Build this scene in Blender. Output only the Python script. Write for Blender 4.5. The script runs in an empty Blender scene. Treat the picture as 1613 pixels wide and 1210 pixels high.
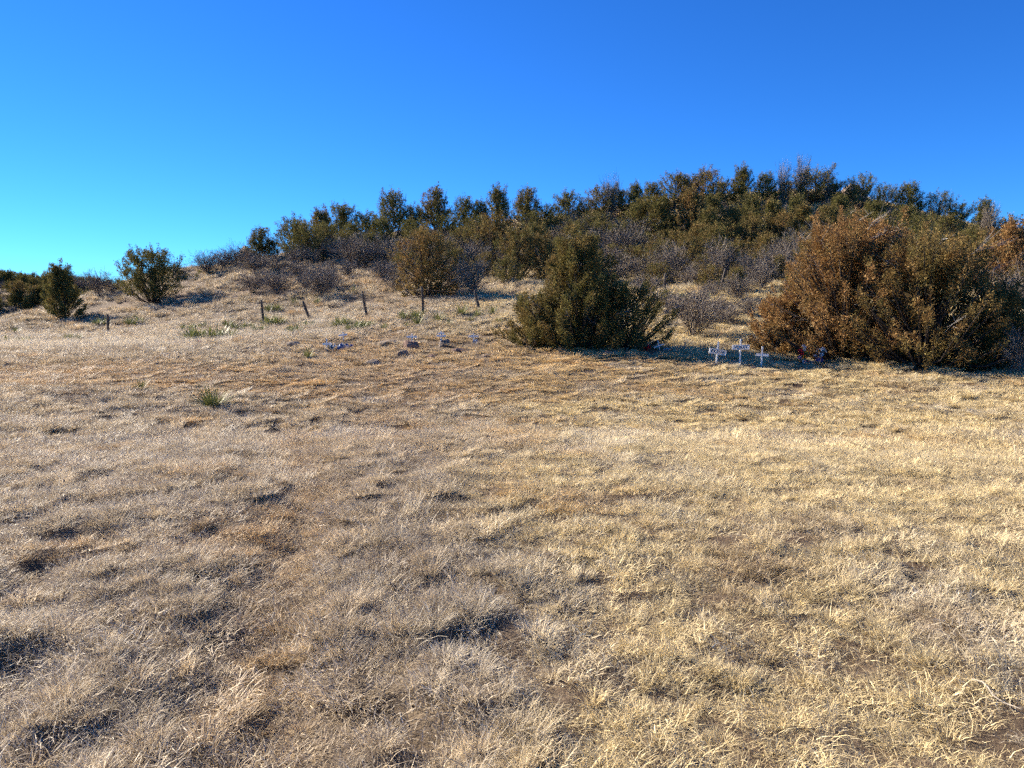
import bpy, bmesh, math
import numpy as np
from mathutils import Vector, Matrix, Euler

S = bpy.context.scene
C = S.collection
R = math.radians

# ------------------------------------------------------------------ camera, sky, sun, exposure
EYE, PITCH, F, W0, H0 = 1.6, R(6.6), 1173.0, 1613.0, 1210.0
cam_d = bpy.data.cameras.new('camera')
cam_d.sensor_width = 36.0
cam_d.lens = 36.0 * F / W0
cam_d.clip_start, cam_d.clip_end = 0.05, 8000
cam = bpy.data.objects.new('camera', cam_d)
cam.location = (0, 0, EYE)
cam.rotation_euler = (R(90) - PITCH, 0, 0)
C.objects.link(cam)
S.camera = cam

SUN_EL, SUN_AZ = R(26.5), R(-59)       # azimuth measured from +Y (view direction), negative = to the left
sun_dir = Vector((math.sin(SUN_AZ) * math.cos(SUN_EL), math.cos(SUN_AZ) * math.cos(SUN_EL), math.sin(SUN_EL)))
world = bpy.data.worlds.new('World')
S.world = world
world.use_nodes = True
wn, wl = world.node_tree.nodes, world.node_tree.links
wn.clear()
sky = wn.new('ShaderNodeTexSky')
sky.sky_type = 'NISHITA'
sky.sun_disc = False
sky.sun_elevation = SUN_EL
sky.sun_rotation = SUN_AZ
sky.altitude = 1800
sky.air_density = 1.0
sky.dust_density = 0.0
sky.ozone_density = 3.0
hsv = wn.new('ShaderNodeHueSaturation')
hsv.inputs['Hue'].default_value = 0.5
hsv.inputs['Saturation'].default_value = 1.12
hsv.inputs['Value'].default_value = 1.0
tin = wn.new('ShaderNodeMix'); tin.data_type = 'RGBA'; tin.blend_type = 'MULTIPLY'; tin.inputs[0].default_value = 1.0
tin.inputs[7].default_value = (.26, .75, 1.40, 1)     # the polarised, deep blue of thin high-altitude air
bg = wn.new('ShaderNodeBackground')
bg.inputs['Strength'].default_value = 0.057
wo = wn.new('ShaderNodeOutputWorld')
wl.new(sky.outputs[0], hsv.inputs['Color'])
wl.new(hsv.outputs[0], tin.inputs[6])
wl.new(tin.outputs[2], bg.inputs['Color'])
wl.new(bg.outputs[0], wo.inputs['Surface'])

sun_d = bpy.data.lights.new('sun', 'SUN')
sun_d.energy = 5.0
sun_d.angle = R(0.53)
sun_d.color = (1.0, 0.90, 0.75)
sun = bpy.data.objects.new('sun', sun_d)
sun.rotation_euler = sun_dir.to_track_quat('Z', 'Y').to_euler()
sun.location = (-30, 10, 40)
C.objects.link(sun)

vs = S.view_settings
vs.view_transform = 'Standard'
vs.look = 'None'
vs.exposure = 1.34
vs.gamma = 1.0
vs.use_curve_mapping = False
S.cycles.use_denoising = False
S.cycles.max_bounces = 2
S.cycles.transparent_max_bounces = 2
S.cycles.diffuse_bounces = 1
S.cycles.use_adaptive_sampling = True
S.cycles.adaptive_threshold = .045
S.cycles.adaptive_min_samples = 32
S.cycles.use_light_tree = False
S.cycles.debug_use_spatial_splits = True

# ------------------------------------------------------------------ numeric helpers
def hash2(ix, iy, seed):
    h = (ix.astype(np.int64) * 374761393 + iy.astype(np.int64) * 668265263 + seed * 1442695041) & 0x7fffffff
    h = ((h ^ (h >> 13)) * 1274126177) & 0x7fffffff
    return ((h ^ (h >> 16)) & 0xffff) / 65535.0

def vnoise(x, y, scale, seed=0):
    """smooth value noise, -1..1"""
    x = np.asarray(x, float) / scale; y = np.asarray(y, float) / scale
    ix, iy = np.floor(x), np.floor(y)
    fx, fy = x - ix, y - iy
    fx = fx * fx * fx * (fx * (fx * 6 - 15) + 10); fy = fy * fy * fy * (fy * (fy * 6 - 15) + 10)
    a = hash2(ix, iy, seed); b = hash2(ix + 1, iy, seed); c = hash2(ix, iy + 1, seed); d = hash2(ix + 1, iy + 1, seed)
    return 2 * ((a * (1 - fx) + b * fx) * (1 - fy) + (c * (1 - fx) + d * fx) * fy) - 1

def fbm(x, y, scale, seed=0, o=3):
    s, a, t = 0, 1.0, 0
    for i in range(o):
        s = s + a * vnoise(x, y, scale / 2 ** i, seed + i * 7); t += a; a *= .5
    return s / t

def sstep(a, b, x):
    t = np.clip((np.asarray(x, float) - a) / (b - a), 0, 1)
    return t * t * (3 - 2 * t)

def pix(px, py, Y):
    """world point seen at photograph pixel (px,py) at ground distance Y"""
    xv, yv = (px - W0 / 2) / F, (H0 / 2 - py) / F
    t = Y / (math.cos(PITCH) + yv * math.sin(PITCH))
    return (xv * t, Y, EYE + t * (yv * math.cos(PITCH) - math.sin(PITCH)))

# ------------------------------------------------------------------ terrain: measured points of the slope plus a far left bank shaped for shade, interpolated
KN = [  # (px, py, distance)
    (171, 527, 40), (20, 540, 33), (100, 503, 50), (0, 506, 52), (40, 497, 56), (240, 478, 52), (165, 466, 64), (205, 454, 66), (250, 442, 68), (300, 500, 44), (120, 520, 43),
    (200, 585, 21), (20, 590, 21), (500, 585, 22), (700, 560, 25), (550, 548, 27), (400, 540, 28), (345, 540, 30), (806, 580, 22), (950, 560, 23.5), (1165, 579, 21.5), (1300, 588, 20.5),
    (1450, 600, 19), (1613, 612, 18), (806, 700, 12.6), (400, 700, 12.6), (1300, 700, 12.3),
    (415, 510, 37), (488, 505, 36), (578, 502, 35), (668, 495, 34.5), (754, 487, 35), (840, 500, 31),
    (505, 472, 45), (400, 445, 54), (330, 428, 63), (420, 408, 66), (490, 410, 63), (530, 396, 69), (620, 390, 72), (672, 468, 42), (640, 430, 54), (560, 430, 56),
    (560, 378, 76), (640, 366, 80), (720, 362, 83), (800, 352, 87), (860, 346, 90), (950, 332, 93), (1040, 318, 95), (1120, 308, 97), (1200, 306, 98), (1300, 304, 97),
    (1400, 322, 93), (1480, 346, 87), (1560, 378, 80), (1613, 396, 75), (1750, 430, 68), (1950, 470, 62),
    (775, 412, 64), (855, 445, 49), (950, 405, 66), (950, 445, 50), (1050, 405, 66), (1050, 462, 41), (1134, 462, 39), (1180, 400, 66), (1265, 395, 66), (1265, 440, 45), (1200, 482, 34),
    (1090, 532, 28), (1250, 500, 31), (1350, 520, 27), (1480, 480, 32), (1590, 500, 28), (1700, 540, 24), (1400, 400, 60), (1500, 430, 46), (1600, 440, 45),
    (0, 452, 101), (100, 458, 103), (190, 466, 107), (-200, 446, 99), (-500, 450, 97), (30, 490, 91), (-150, 500, 90), (140, 480, 95), (-500, 520, 88), (240, 462, 112),  # far left bank, set nearer and steeper so that it falls into shade
]
P = [pix(*k) for k in KN]
for x, y, z in [(-42, 70, -7), (-52, 76, -9), (-62, 78, -9), (-75, 78, -9), (-110, 75, -8), (-40, 80, -6), (-28, 100, 0), (-75, 120, 3.2), (-95, 125, 3.2), (-62, 125, 2.2), (-130, 130, 3), (-70, 150, 0), (-110, 160, 0),
                (-4, 2, 0), (4, 2, 0), (0, -8, 0), (-15, -5, .1), (15, -5, -.1), (-9, 6, .03), (9, 6, -.05), (-20, 12, 0), (20, 10, -.4), (0, 7, 0), (-40, 25, -.1), (-60, 40, -1), (35, 15, -.9), (60, 30, -1),
                (-120, 20, -1), (120, 20, -2), (0, -80, .5), (-90, -60, 0), (90, -60, 0), (0, 8.5, -.02),
                (-10, 125, 8), (20, 130, 10), (50, 128, 9), (80, 115, 8), (110, 90, 9), (0, 170, 2), (60, 180, 2), (120, 150, 2), (180, 80, 4), (-30, 150, 0), (0, 260, 6), (100, 260, 4), (-150, 260, 2), (-60, 270, 2), (-240, 220, 3), (-220, 60, -2)]:
    P.append((x, y, z))
P = np.array(P)
def _phi(r2): return np.sqrt(r2 + 9.0)
_D = ((P[:, None, :2] - P[None, :, :2]) ** 2).sum(-1)
_A = np.zeros((len(P) + 1, len(P) + 1)); _A[:-1, :-1] = _phi(_D) - 0.05 * np.eye(len(P)); _A[-1, :-1] = 1; _A[:-1, -1] = 1
_wgt = np.linalg.solve(_A, np.append(P[:, 2], 0))

def base_z(x, y):
    x = np.asarray(x, float).ravel(); y = np.asarray(y, float).ravel()
    out = np.empty(len(x))
    for i in range(0, len(x), 20000):
        d2 = (x[i:i + 20000, None] - P[None, :, 0]) ** 2 + (y[i:i + 20000, None] - P[None, :, 1]) ** 2
        out[i:i + 20000] = _phi(d2) @ _wgt[:-1] + _wgt[-1]
    r = np.hypot(x, y)
    return out * (1 - sstep(280, 420, r)) + (-3.0) * sstep(280, 420, r)

def zones(x, y):
    """masks that steer grass height and colour over the field: (long, yellow, bare, hill)"""
    x = np.asarray(x, float); y = np.asarray(y, float)
    wob = fbm(x, y, 3.0, 11, 3)
    a = x / np.maximum(y, .5) + 0.10 * wob
    right = sstep(-0.12, 0.10, a)
    edge = sstep(0.40, 0.56, a) * sstep(5, 8, y)
    track = sstep(17.2, 18.6, y + wob) * (1 - sstep(21.5, 23.5, y + wob)) * (1 - sstep(2, 8, x))
    graves = sstep(21, 23, y + wob) * (1 - sstep(28, 30, y + wob)) * sstep(-9.5, -6.5, x) * (1 - sstep(2, 5, x))
    rut = np.exp(-((x + 0.30 * y + 0.1 - .35 * wob) / .28) ** 2) * (1 - sstep(13, 17, y)) * .8
    mid = np.exp(-((x + 0.17 * y - .5 * wob) / .8) ** 2) * sstep(5, 9, y) * .5
    bare = np.clip(track + graves + rut + mid, 0, 1)
    hill = sstep(29, 34, y + wob)
    longg = np.clip((1 - right) + edge * .8, 0, 1) * (1 - .85 * bare)
    return longg, right, bare, hill

def worley(x, y, sp, seed):
    ix, iy = np.floor(x / sp), np.floor(y / sp); best = np.full(x.shape, 9.0); val = np.zeros(x.shape)
    for dx in (-1, 0, 1):
        for dy in (-1, 0, 1):
            cx, cy = ix + dx, iy + dy
            px_, py_ = (cx + hash2(cx, cy, seed)) * sp, (cy + hash2(cx, cy, seed + 5)) * sp
            st = .45 + .55 * hash2(cx, cy, seed + 9)
            d = np.hypot(x - px_, y - py_) / (sp * st); near_ = d < best
            best = np.where(near_, d, best); val = np.where(near_, st, val)
    return np.clip(1.15 - best * 1.15, 0, 1) ** .7 * val

def clump(x, y, lg):
    """0 in the gaps between grass cushions, up to 1 on top of them; rounder and bigger where the grass is long"""
    x = np.asarray(x, float); y = np.asarray(y, float)
    wx = x + .10 * vnoise(x, y, .31, 91) + .05 * vnoise(x, y, .12, 93); wy = y + .10 * vnoise(x, y, .31, 92) + .05 * vnoise(x, y, .12, 94)
    a = worley(wx, wy, .34, 3); b = np.maximum(worley(wx / 1.7, wy, .25, 4), .35 + .5 * vnoise(x, y, .5, 95))
    return np.clip(a * lg + (1 - lg) * b, 0, 1)

def ground_z(x, y, far=True):
    x = np.asarray(x, float).ravel(); y = np.asarray(y, float).ravel()
    z = base_z(x, y)
    lg, rt, br, hl = zones(x, y)
    near = 1 - sstep(20, 34, y)
    h = (0.040 * fbm(x, y, 1.2, 3, 2) + clump(x, y, lg) * (.050 + .055 * lg)) * near * (1 - .6 * br)
    rut = np.exp(-((x + 0.30 * y + 0.1 - .35 * fbm(x, y, 3.0, 11, 3)) / .28) ** 2) * (1 - sstep(13, 17, y))
    h = h - .05 * rut
    h = h + hl * (0.15 * fbm(x, y, 2.6, 8, 3) + .12 * vnoise(x, y, 9, 9))
    return z + h

def gz(x, y): return float(ground_z([x], [y])[0])

_Ys = np.concatenate([np.arange(2, 40, .08), np.arange(40, 130, .2), np.arange(130, 300, .6)])
def at(px, py):
    """where the line of sight through (px,py) meets the ground; None above the skyline"""
    xv, yv = (px - W0 / 2) / F, (H0 / 2 - py) / F
    t = _Ys / (math.cos(PITCH) + yv * math.sin(PITCH))
    xs, zs = xv * t, EYE + t * (yv * math.cos(PITCH) - math.sin(PITCH))
    g = ground_z(xs, _Ys)
    hit = np.nonzero(zs < g)[0]
    if len(hit) == 0: return None
    i = hit[0]
    return Vector((xs[i], _Ys[i], g[i]))

# ------------------------------------------------------------------ mesh helpers
def mesh_np(name, verts, faces, mats=None, smooth=False, mat_idx=None):
    verts = np.asarray(verts, np.float32).reshape(-1, 3); faces = np.asarray(faces, np.int32)
    k = faces.shape[1]
    me = bpy.data.meshes.new(name)
    me.vertices.add(len(verts)); me.vertices.foreach_set('co', verts.ravel())
    me.loops.add(faces.size); me.loops.foreach_set('vertex_index', faces.ravel())
    me.polygons.add(len(faces)); me.polygons.foreach_set('loop_start', np.arange(0, faces.size, k, dtype=np.int32))
    if mat_idx is not None: me.polygons.foreach_set('material_index', np.asarray(mat_idx, np.int32))
    me.polygons.foreach_set('use_smooth', np.full(len(faces), smooth))
    for m in (mats or []): me.materials.append(m)
    me.update(calc_edges=True)
    return me

def link(name, data, parent=None, loc=None, rot=None, scale=None):
    o = bpy.data.objects.new(name, data)
    C.objects.link(o)
    if parent: o.parent = parent
    if loc is not None: o.location = loc
    if rot is not None: o.rotation_euler = rot
    if scale is not None: o.scale = scale if hasattr(scale, '__len__') else (scale,) * 3
    return o

def tag(o, label=None, cat=None, group=None, kind=None):
    if label: o['label'] = label
    if cat: o['category'] = cat
    if group: o['group'] = group
    if kind: o['kind'] = kind
    return o

class MB:
    """collects tubes, boxes and strips into one quad mesh"""
    def __init__(s): s.v, s.f, s.n = [], [], 0
    def add(s, v, f):
        v = np.asarray(v, float).reshape(-1, 3); s.v.append(v); s.f.append(np.asarray(f, int) + s.n); s.n += len(v)
    def tube(s, pts, rad, sides=6, cap=True):
        pts = np.asarray(pts, float); n = len(pts)
        rad = np.broadcast_to(np.asarray(rad, float), (n,))
        tan = np.gradient(pts, axis=0); tan /= np.linalg.norm(tan, axis=1)[:, None] + 1e-9
        ref = np.array([0.31, .95, .05]) if abs(tan[0][1]) < .8 else np.array([1., 0, .1])
        u = np.cross(tan, ref); u /= np.linalg.norm(u, axis=1)[:, None] + 1e-9
        w = np.cross(tan, u)
        a = np.linspace(0, 2 * np.pi, sides, endpoint=False)
        ring = pts[:, None] + rad[:, None, None] * (np.cos(a)[None, :, None] * u[:, None] + np.sin(a)[None, :, None] * w[:, None])
        f = []
        for i in range(n - 1):
            for j in range(sides):
                k = (j + 1) % sides
                f.append((i * sides + j, i * sides + k, (i + 1) * sides + k, (i + 1) * sides + j))
        v = ring.reshape(-1, 3)
        if cap:
            v = np.vstack([v, pts[0], pts[-1]])
            for j in range(0, sides, 2):
                k, l = (j + 1) % sides, (j + 2) % sides
                f.append((n * sides, l, k, j)); b = (n - 1) * sides
                f.append((n * sides + 1, b + j, b + k, b + l))
        s.add(v, f)
    def build(s, name, mats, smooth=True):
        return mesh_np(name, np.vstack(s.v), np.vstack(s.f), mats, smooth)

def bevel_box(name, size, mat, bev=.006, seg=2, jit=0, seed=0):
    bm = bmesh.new()
    bmesh.ops.create_cube(bm, size=1)
    bmesh.ops.scale(bm, vec=size, verts=bm.verts)
    if jit:
        rr = np.random.default_rng(seed)
        for v in bm.verts: v.co += Vector(rr.uniform(-jit, jit, 3))
    bmesh.ops.bevel(bm, geom=list(bm.edges), offset=bev, segments=seg, affect='EDGES')
    me = bpy.data.meshes.new(name); bm.to_mesh(me); bm.free(); me.materials.append(mat)
    return me

# ------------------------------------------------------------------ materials
def new_mat(name):
    m = bpy.data.materials.new(name); m.use_nodes = True
    n, l = m.node_tree.nodes, m.node_tree.links
    b = n['Principled BSDF']; b.inputs['Roughness'].default_value = .85
    b.inputs['Specular IOR Level'].default_value = .2
    return m, n, l, b

def ramp(n, stops, interp='LINEAR'):
    r = n.new('ShaderNodeValToRGB'); r.color_ramp.interpolation = interp
    e = r.color_ramp.elements
    while len(e) < len(stops): e.new(.5)
    for i, (p, c) in enumerate(stops): e[i].position = p; e[i].color = (*c, 1)
    return r

def tex(n, l, scale, detail=4, rough=.6, coord='Object', dist=0):
    tc = n.new('ShaderNodeTexCoord'); t = n.new('ShaderNodeTexNoise')
    t.inputs['Scale'].default_value = scale; t.inputs['Detail'].default_value = detail; t.inputs['Roughness'].default_value = rough; t.inputs['Distortion'].default_value = dist
    l.new(tc.outputs[coord], t.inputs['Vector'])
    return t

def bump(n, l, b, src, strength=.5, dist=.02):
    bp = n.new('ShaderNodeBump'); bp.inputs['Strength'].default_value = strength; bp.inputs['Distance'].default_value = dist
    l.new(src, bp.inputs['Height']); l.new(bp.outputs[0], b.inputs['Normal'])

def mixc(n, l, fac, a, b, mode='MIX'):
    m = n.new('ShaderNodeMix'); m.data_type = 'RGBA'; m.blend_type = mode
    for sock, v in ((m.inputs[0], fac), (m.inputs[6], a), (m.inputs[7], b)):
        if hasattr(v, 'links'): l.new(v, sock)
        elif sock == m.inputs[0]: sock.default_value = v
        else: sock.default_value = (*v, 1)
    return m.outputs[2]

def leafy(n, l, b, col, trans):
    """mix the principled shader with a translucent one: thin blades and sprays let light through"""
    t = n.new('ShaderNodeBsdfTranslucent'); ms = n.new('ShaderNodeMixShader'); ms.inputs[0].default_value = trans
    l.new(col, b.inputs['Base Color']); l.new(col, t.inputs['Color'])
    out = [x for x in n if x.type == 'OUTPUT_MATERIAL'][0]
    l.new(b.outputs[0], ms.inputs[1]); l.new(t.outputs[0], ms.inputs[2]); l.new(ms.outputs[0], out.inputs['Surface'])

# ground: soil and thatch
M_ground, n, l, b = new_mat('ground')
t1 = tex(n, l, 1.3, 6, .65); t2 = tex(n, l, 14, 5, .7); t3 = tex(n, l, .12, 3, .5); t4 = tex(n, l, 90, 3, .7)
soil = ramp(n, [(.30, (.035, .025, .017)), (.5, (.09, .062, .038)), (.72, (.21, .15, .085))])
t5 = tex(n, l, 55, 6, .8); l.new(t5.outputs[0], soil.inputs[0])
thatch = ramp(n, [(.34, (.05, .037, .025)), (.5, (.14, .10, .062)), (.66, (.33, .25, .145))])
l.new(t4.outputs[0], thatch.inputs[0])
f1 = ramp(n, [(.38, (0, 0, 0)), (.62, (1, 1, 1))]); l.new(t1.outputs[0], f1.inputs[0])
c1 = mixc(n, l, f1.outputs[0], soil.outputs[0], thatch.outputs[0])
f3 = ramp(n, [(.40, (0, 0, 0)), (.65, (.55, .55, .55))]); l.new(t3.outputs[0], f3.inputs[0])
c2 = mixc(n, l, f3.outputs[0], c1, (.22, .135, .078))
l.new(c2, b.inputs['Base Color']); bump(n, l, b, t2.outputs[0], .8, .03)

# dry grass: colour comes per tuft, varied blade by blade
M_grass, n, l, b = new_mat('dry_grass')
at_n = n.new('ShaderNodeAttribute'); at_n.attribute_type = 'INSTANCER'; at_n.attribute_name = 'tint'
geo = n.new('ShaderNodeNewGeometry')
rp = ramp(n, [(0, (.42, .40, .40)), (.5, (.95, .93, .90)), (.86, (1.15, 1.12, 1.08)), (1, (1.55, 1.62, 1.72))]); l.new(geo.outputs['Random Per Island'], rp.inputs[0])
gc = mixc(n, l, 1.0, at_n.outputs['Color'], rp.outputs[0], 'MULTIPLY')
leafy(n, l, b, gc, .25); b.inputs['Roughness'].default_value = .55; b.inputs['Specular IOR Level'].default_value = .35

# juniper foliage
M_leaf, n, l, b = new_mat('juniper_foliage')
geo = n.new('ShaderNodeNewGeometry'); oi = n.new('ShaderNodeObjectInfo')
an = n.new('ShaderNodeAttribute'); an.attribute_type = 'OBJECT'; an.attribute_name = 'rust'
tn = tex(n, l, 1.4, 3, .6)
mt = n.new('ShaderNodeMath'); mt.operation = 'MULTIPLY_ADD'; l.new(tn.outputs[0], mt.inputs[0]); mt.inputs[1].default_value = 2.2; mt.inputs[2].default_value = -1.1
ad = n.new('ShaderNodeMath'); ad.operation = 'ADD'; ad.use_clamp = True; l.new(mt.outputs[0], ad.inputs[0]); l.new(an.outputs['Fac'], ad.inputs[1])
olive = ramp(n, [(0, (.045, .045, .013)), (.5, (.135, .122, .034)), (1, (.30, .26, .075))]); tone = n.new('ShaderNodeAttribute'); tone.attribute_name = 'tone'; l.new(tone.outputs['Fac'], olive.inputs[0])
rusty = ramp(n, [(0, (.11, .056, .020)), (.5, (.32, .17, .060)), (1, (.56, .34, .13))]); l.new(tone.outputs['Fac'], rusty.inputs[0])
lc = mixc(n, l, ad.outputs[0], olive.outputs[0], rusty.outputs[0])
leafy(n, l, b, lc, .22)

M_bark, n, l, b = new_mat('juniper_bark')
t = tex(n, l, 9, 5, .7); rc = ramp(n, [(.3, (.035, .027, .022)), (.7, (.11, .088, .072))]); l.new(t.outputs[0], rc.inputs[0]); l.new(rc.outputs[0], b.inputs['Base Color']); bump(n, l, b, t.outputs[0], .8, .03)

M_twig, n, l, b = new_mat('grey_twigs')
geo = n.new('ShaderNodeNewGeometry'); rc = ramp(n, [(0, (.075, .058, .044)), (.6, (.225, .18, .14)), (1, (.44, .37, .29))]); l.new(geo.outputs['Random Per Island'], rc.inputs[0]); l.new(rc.outputs[0], b.inputs['Base Color'])

M_dead, n, l, b = new_mat('dead_twigs')
t = tex(n, l, 9, 3, .6); rc = ramp(n, [(.3, (.16, .14, .125)), (.7, (.42, .39, .36))]); l.new(t.outputs[0], rc.inputs[0]); l.new(rc.outputs[0], b.inputs['Base Color'])
M_yucca, n, l, b = new_mat('yucca_leaf')
geo = n.new('ShaderNodeNewGeometry'); rc = ramp(n, [(0, (.09, .105, .03)), (.6, (.22, .235, .07)), (1, (.42, .40, .16))]); l.new(geo.outputs['Random Per Island'], rc.inputs[0]); leafy(n, l, b, rc.outputs[0], .15); b.inputs['Roughness'].default_value = .5
M_yuccad, n, l, b = new_mat('yucca_dead_leaf')
geo = n.new('ShaderNodeNewGeometry'); rc = ramp(n, [(0, (.16, .12, .075)), (1, (.34, .27, .17))]); l.new(geo.outputs['Random Per Island'], rc.inputs[0]); l.new(rc.outputs[0], b.inputs['Base Color'])

def rock_mat(name, a, c, d):
    m, n, l, b = new_mat(name)
    t = tex(n, l, 5, 6, .7); v = tex(n, l, 28, 4, .7)
    rc = ramp(n, [(.3, a), (.52, c), (.75, d)]); l.new(t.outputs[0], rc.inputs[0])
    cc = mixc(n, l, .5, rc.outputs[0], v.outputs[0], 'OVERLAY'); l.new(cc, b.inputs['Base Color']); bump(n, l, b, v.outputs[0], .9, .03)
    return m
M_rock_brown = rock_mat('brown_rock', (.11, .065, .05), (.22, .135, .10), (.33, .23, .17))
M_rock_grey = rock_mat('grey_rock', (.11, .082, .06), (.24, .185, .138), (.42, .34, .25))
M_rock_tan = rock_mat('tan_rock', (.20, .14, .10), (.34, .25, .18), (.48, .38, .28))

M_post, n, l, b = new_mat('weathered_post')
t = tex(n, l, 14, 5, .7); rc = ramp(n, [(.3, (.035, .028, .022)), (.7, (.15, .12, .095))]); l.new(t.outputs[0], rc.inputs[0]); l.new(rc.outputs[0], b.inputs['Base Color']); bump(n, l, b, t.outputs[0], .8, .02)
M_wire, n, l, b = new_mat('rusty_wire'); b.inputs['Base Color'].default_value = (.20, .15, .12, 1); b.inputs['Metallic'].default_value = .5; b.inputs['Roughness'].default_value = .6
M_white, n, l, b = new_mat('white_paint')
t = tex(n, l, 22, 5, .75); rc = ramp(n, [(.25, (.55, .50, .42)), (.42, (.84, .81, .74)), (.8, (.88, .86, .80))]); l.new(t.outputs[0], rc.inputs[0]); l.new(rc.outputs[0], b.inputs['Base Color']); b.inputs['Roughness'].default_value = .6; bump(n, l, b, t.outputs[0], .2, .004)
M_stick, n, l, b = new_mat('bleached_wood')
t = tex(n, l, 30, 5, .7); rc = ramp(n, [(.3, (.22, .18, .14)), (.7, (.44, .38, .30))]); l.new(t.outputs[0], rc.inputs[0]); l.new(rc.outputs[0], b.inputs['Base Color'])

def plain(name, c, rough=.7):
    m, n, l, b = new_mat(name)
    t = tex(n, l, 40, 3, .6); rc = ramp(n, [(.3, tuple(x * .7 for x in c)), (.7, tuple(min(1, x * 1.15) for x in c))]); l.new(t.outputs[0], rc.inputs[0]); l.new(rc.outputs[0], b.inputs['Base Color']); b.inputs['Roughness'].default_value = rough
    return m
M_ink = plain('dark_lettering', (.02, .02, .05)); M_red = plain('red_petal', (.55, .03, .04)); M_orange = plain('orange_petal', (.75, .20, .03)); M_yel = plain('yellow_petal', (.80, .50, .08))
M_pwhite = plain('white_petal', (.80, .80, .78)); M_pink = plain('pink_petal', (.75, .32, .34)); M_blue = plain('blue_petal', (.16, .22, .38)); M_green = plain('plastic_leaf', (.06, .13, .06))
M_vase = plain('pale_blue_glaze', (.45, .62, .72), .3); M_pot = plain('dark_blue_glaze', (.03, .05, .22), .3)

# ------------------------------------------------------------------ ground sheet
ys = [-60, -40, -25, -15, -9, -5, -2, 0]
y = 0.
while y < 300: y += max(.055, .0115 * abs(y)); ys.append(y)
while y < 6000: y *= 1.25; ys.append(y)
ys = np.array(ys)
u = np.linspace(-1, 1, 341)
uu = u * .62 + .38 * np.sign(u) * np.abs(u) ** 6 * 4
half = np.where(ys < 0, 12 - ys * .6, 4.5 + .86 * ys) / .62
half = np.maximum(half, 6)
X = uu[None, :] * half[:, None]; Y = np.repeat(ys[:, None], len(u), 1)
Z = ground_z(X.ravel(), Y.ravel()).reshape(X.shape)
nv, nu = X.shape
idx = np.arange(nv * nu).reshape(nv, nu)
fc = np.stack([idx[:-1, :-1], idx[:-1, 1:], idx[1:, 1:], idx[1:, :-1]], -1).reshape(-1, 4)
ground = link('ground', mesh_np('ground', np.stack([X, Y, Z], -1), fc, [M_ground], True))
tag(ground, 'dry grassy ground rising to the juniper hillside', kind='structure')

# ------------------------------------------------------------------ grass tufts and scatter
def blades(rng, n, radius, lmin, lmax, lean, curl, width, seg=3, center=0.0, wander=.5, up=None):
    r = radius * np.sqrt(rng.random(n)); a = rng.random(n) * 2 * np.pi
    bx, by = r * np.cos(a), r * np.sin(a)
    az = np.where(rng.random(n) < center, a, rng.random(n) * 2 * np.pi) + rng.normal(0, .3, n)
    L = rng.uniform(lmin, lmax, n)
    th = np.abs(rng.normal(lean, .25, n)); cu = rng.uniform(.4, 1.5, n) * curl
    pts = np.zeros((n, seg + 1, 3)); pts[:, 0, 0] = bx; pts[:, 0, 1] = by; pts[:, 0, 2] = -.012
    dz = rng.normal(0, wander, n)
    for i in range(seg):
        s = (i + .5) / seg
        t = th + cu * s ** 1.4; A = az + dz * s
        d = np.stack([np.sin(t) * np.cos(A), np.sin(t) * np.sin(A), np.cos(t)], -1)
        pts[:, i + 1] = pts[:, i] + d * (L / seg)[:, None]
    pts[:, 1:, 2] = np.maximum(pts[:, 1:, 2], .004)
    sa = az + np.pi / 2 + rng.normal(0, .7, n)
    side = np.stack([np.cos(sa), np.sin(sa), rng.normal(0, .3, n)], -1)
    w = np.linspace(1, 0, seg + 1) ** .6; w[-1] = .12
    wd = width * rng.uniform(.6, 1.3, n)
    off = side[:, None, :] * (w[None, :, None] * wd[:, None, None] * .5)
    V = np.stack([pts - off, pts + off], 2)             # n, seg+1, 2, 3
    base = np.arange(n)[:, None] * (seg + 1) * 2
    fl = []
    for i in range(seg):
        fl.append(np.stack([base[:, 0] + 2 * i, base[:, 0] + 2 * i + 1, base[:, 0] + 2 * i + 3, base[:, 0] + 2 * i + 2], -1))
    return V.reshape(-1, 3), np.stack(fl, 1).reshape(-1, 4)

def join(parts):
    v, f, k = [], [], 0
    for a, c in parts: v.append(a); f.append(c + k); k += len(a)
    return np.vstack(v), np.vstack(f)

tufts = bpy.data.collections.new('tuft_shapes')
T = {}
_ti = 0
def tuft(kind, *parts):
    global _ti
    v, f = join(parts)
    o = bpy.data.objects.new('tuft_%03d' % _ti, mesh_np('tuft', v, f, [M_grass]))
    tufts.objects.link(o); T.setdefault(kind, []).append(_ti); _ti += 1
g = np.random.default_rng(4)
for i in range(4):   # close to the camera
    tuft('mat', blades(g, 320, .20, .03, .085, .85, .8, .0034, 2, .3), blades(g, 120, .20, .05, .11, .5, 1.0, .0026, 2, .3))
for i in range(5):
    tuft('bunch', blades(g, 260, .085, .08, .18, .45, 1.3, .0022, 3, .85), blades(g, 90, .13, .04, .10, .9, .8, .0028, 2, .6))
for i in range(5):
    tuft('dome', blades(g, 190, .055, .045, .10, .55, .9, .0030, 2, .9), blades(g, 30, .09, .03, .07, .9, .5, .003, 2, .6))
for i in range(5):
    tuft('mdome', blades(g, 150, .065, .06, .125, .5, .75, .0075, 2, .9))
for i in range(3):
    tuft('curl', blades(g, 26, .12, .10, .22, .5, 2.6, .0024, 6, .4, 1.2))
for i in range(3):
    tuft('lodged', blades(g, 130, .10, .14, .28, 1.15, .55, .0026, 4, .2, .3))
for i in range(4):   # mid distance
    tuft('mmat', blades(g, 800, .45, .04, .10, .8, .8, .0075, 2, .3), blades(g, 260, .45, .06, .14, .45, 1.0, .006, 2, .3))
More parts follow.
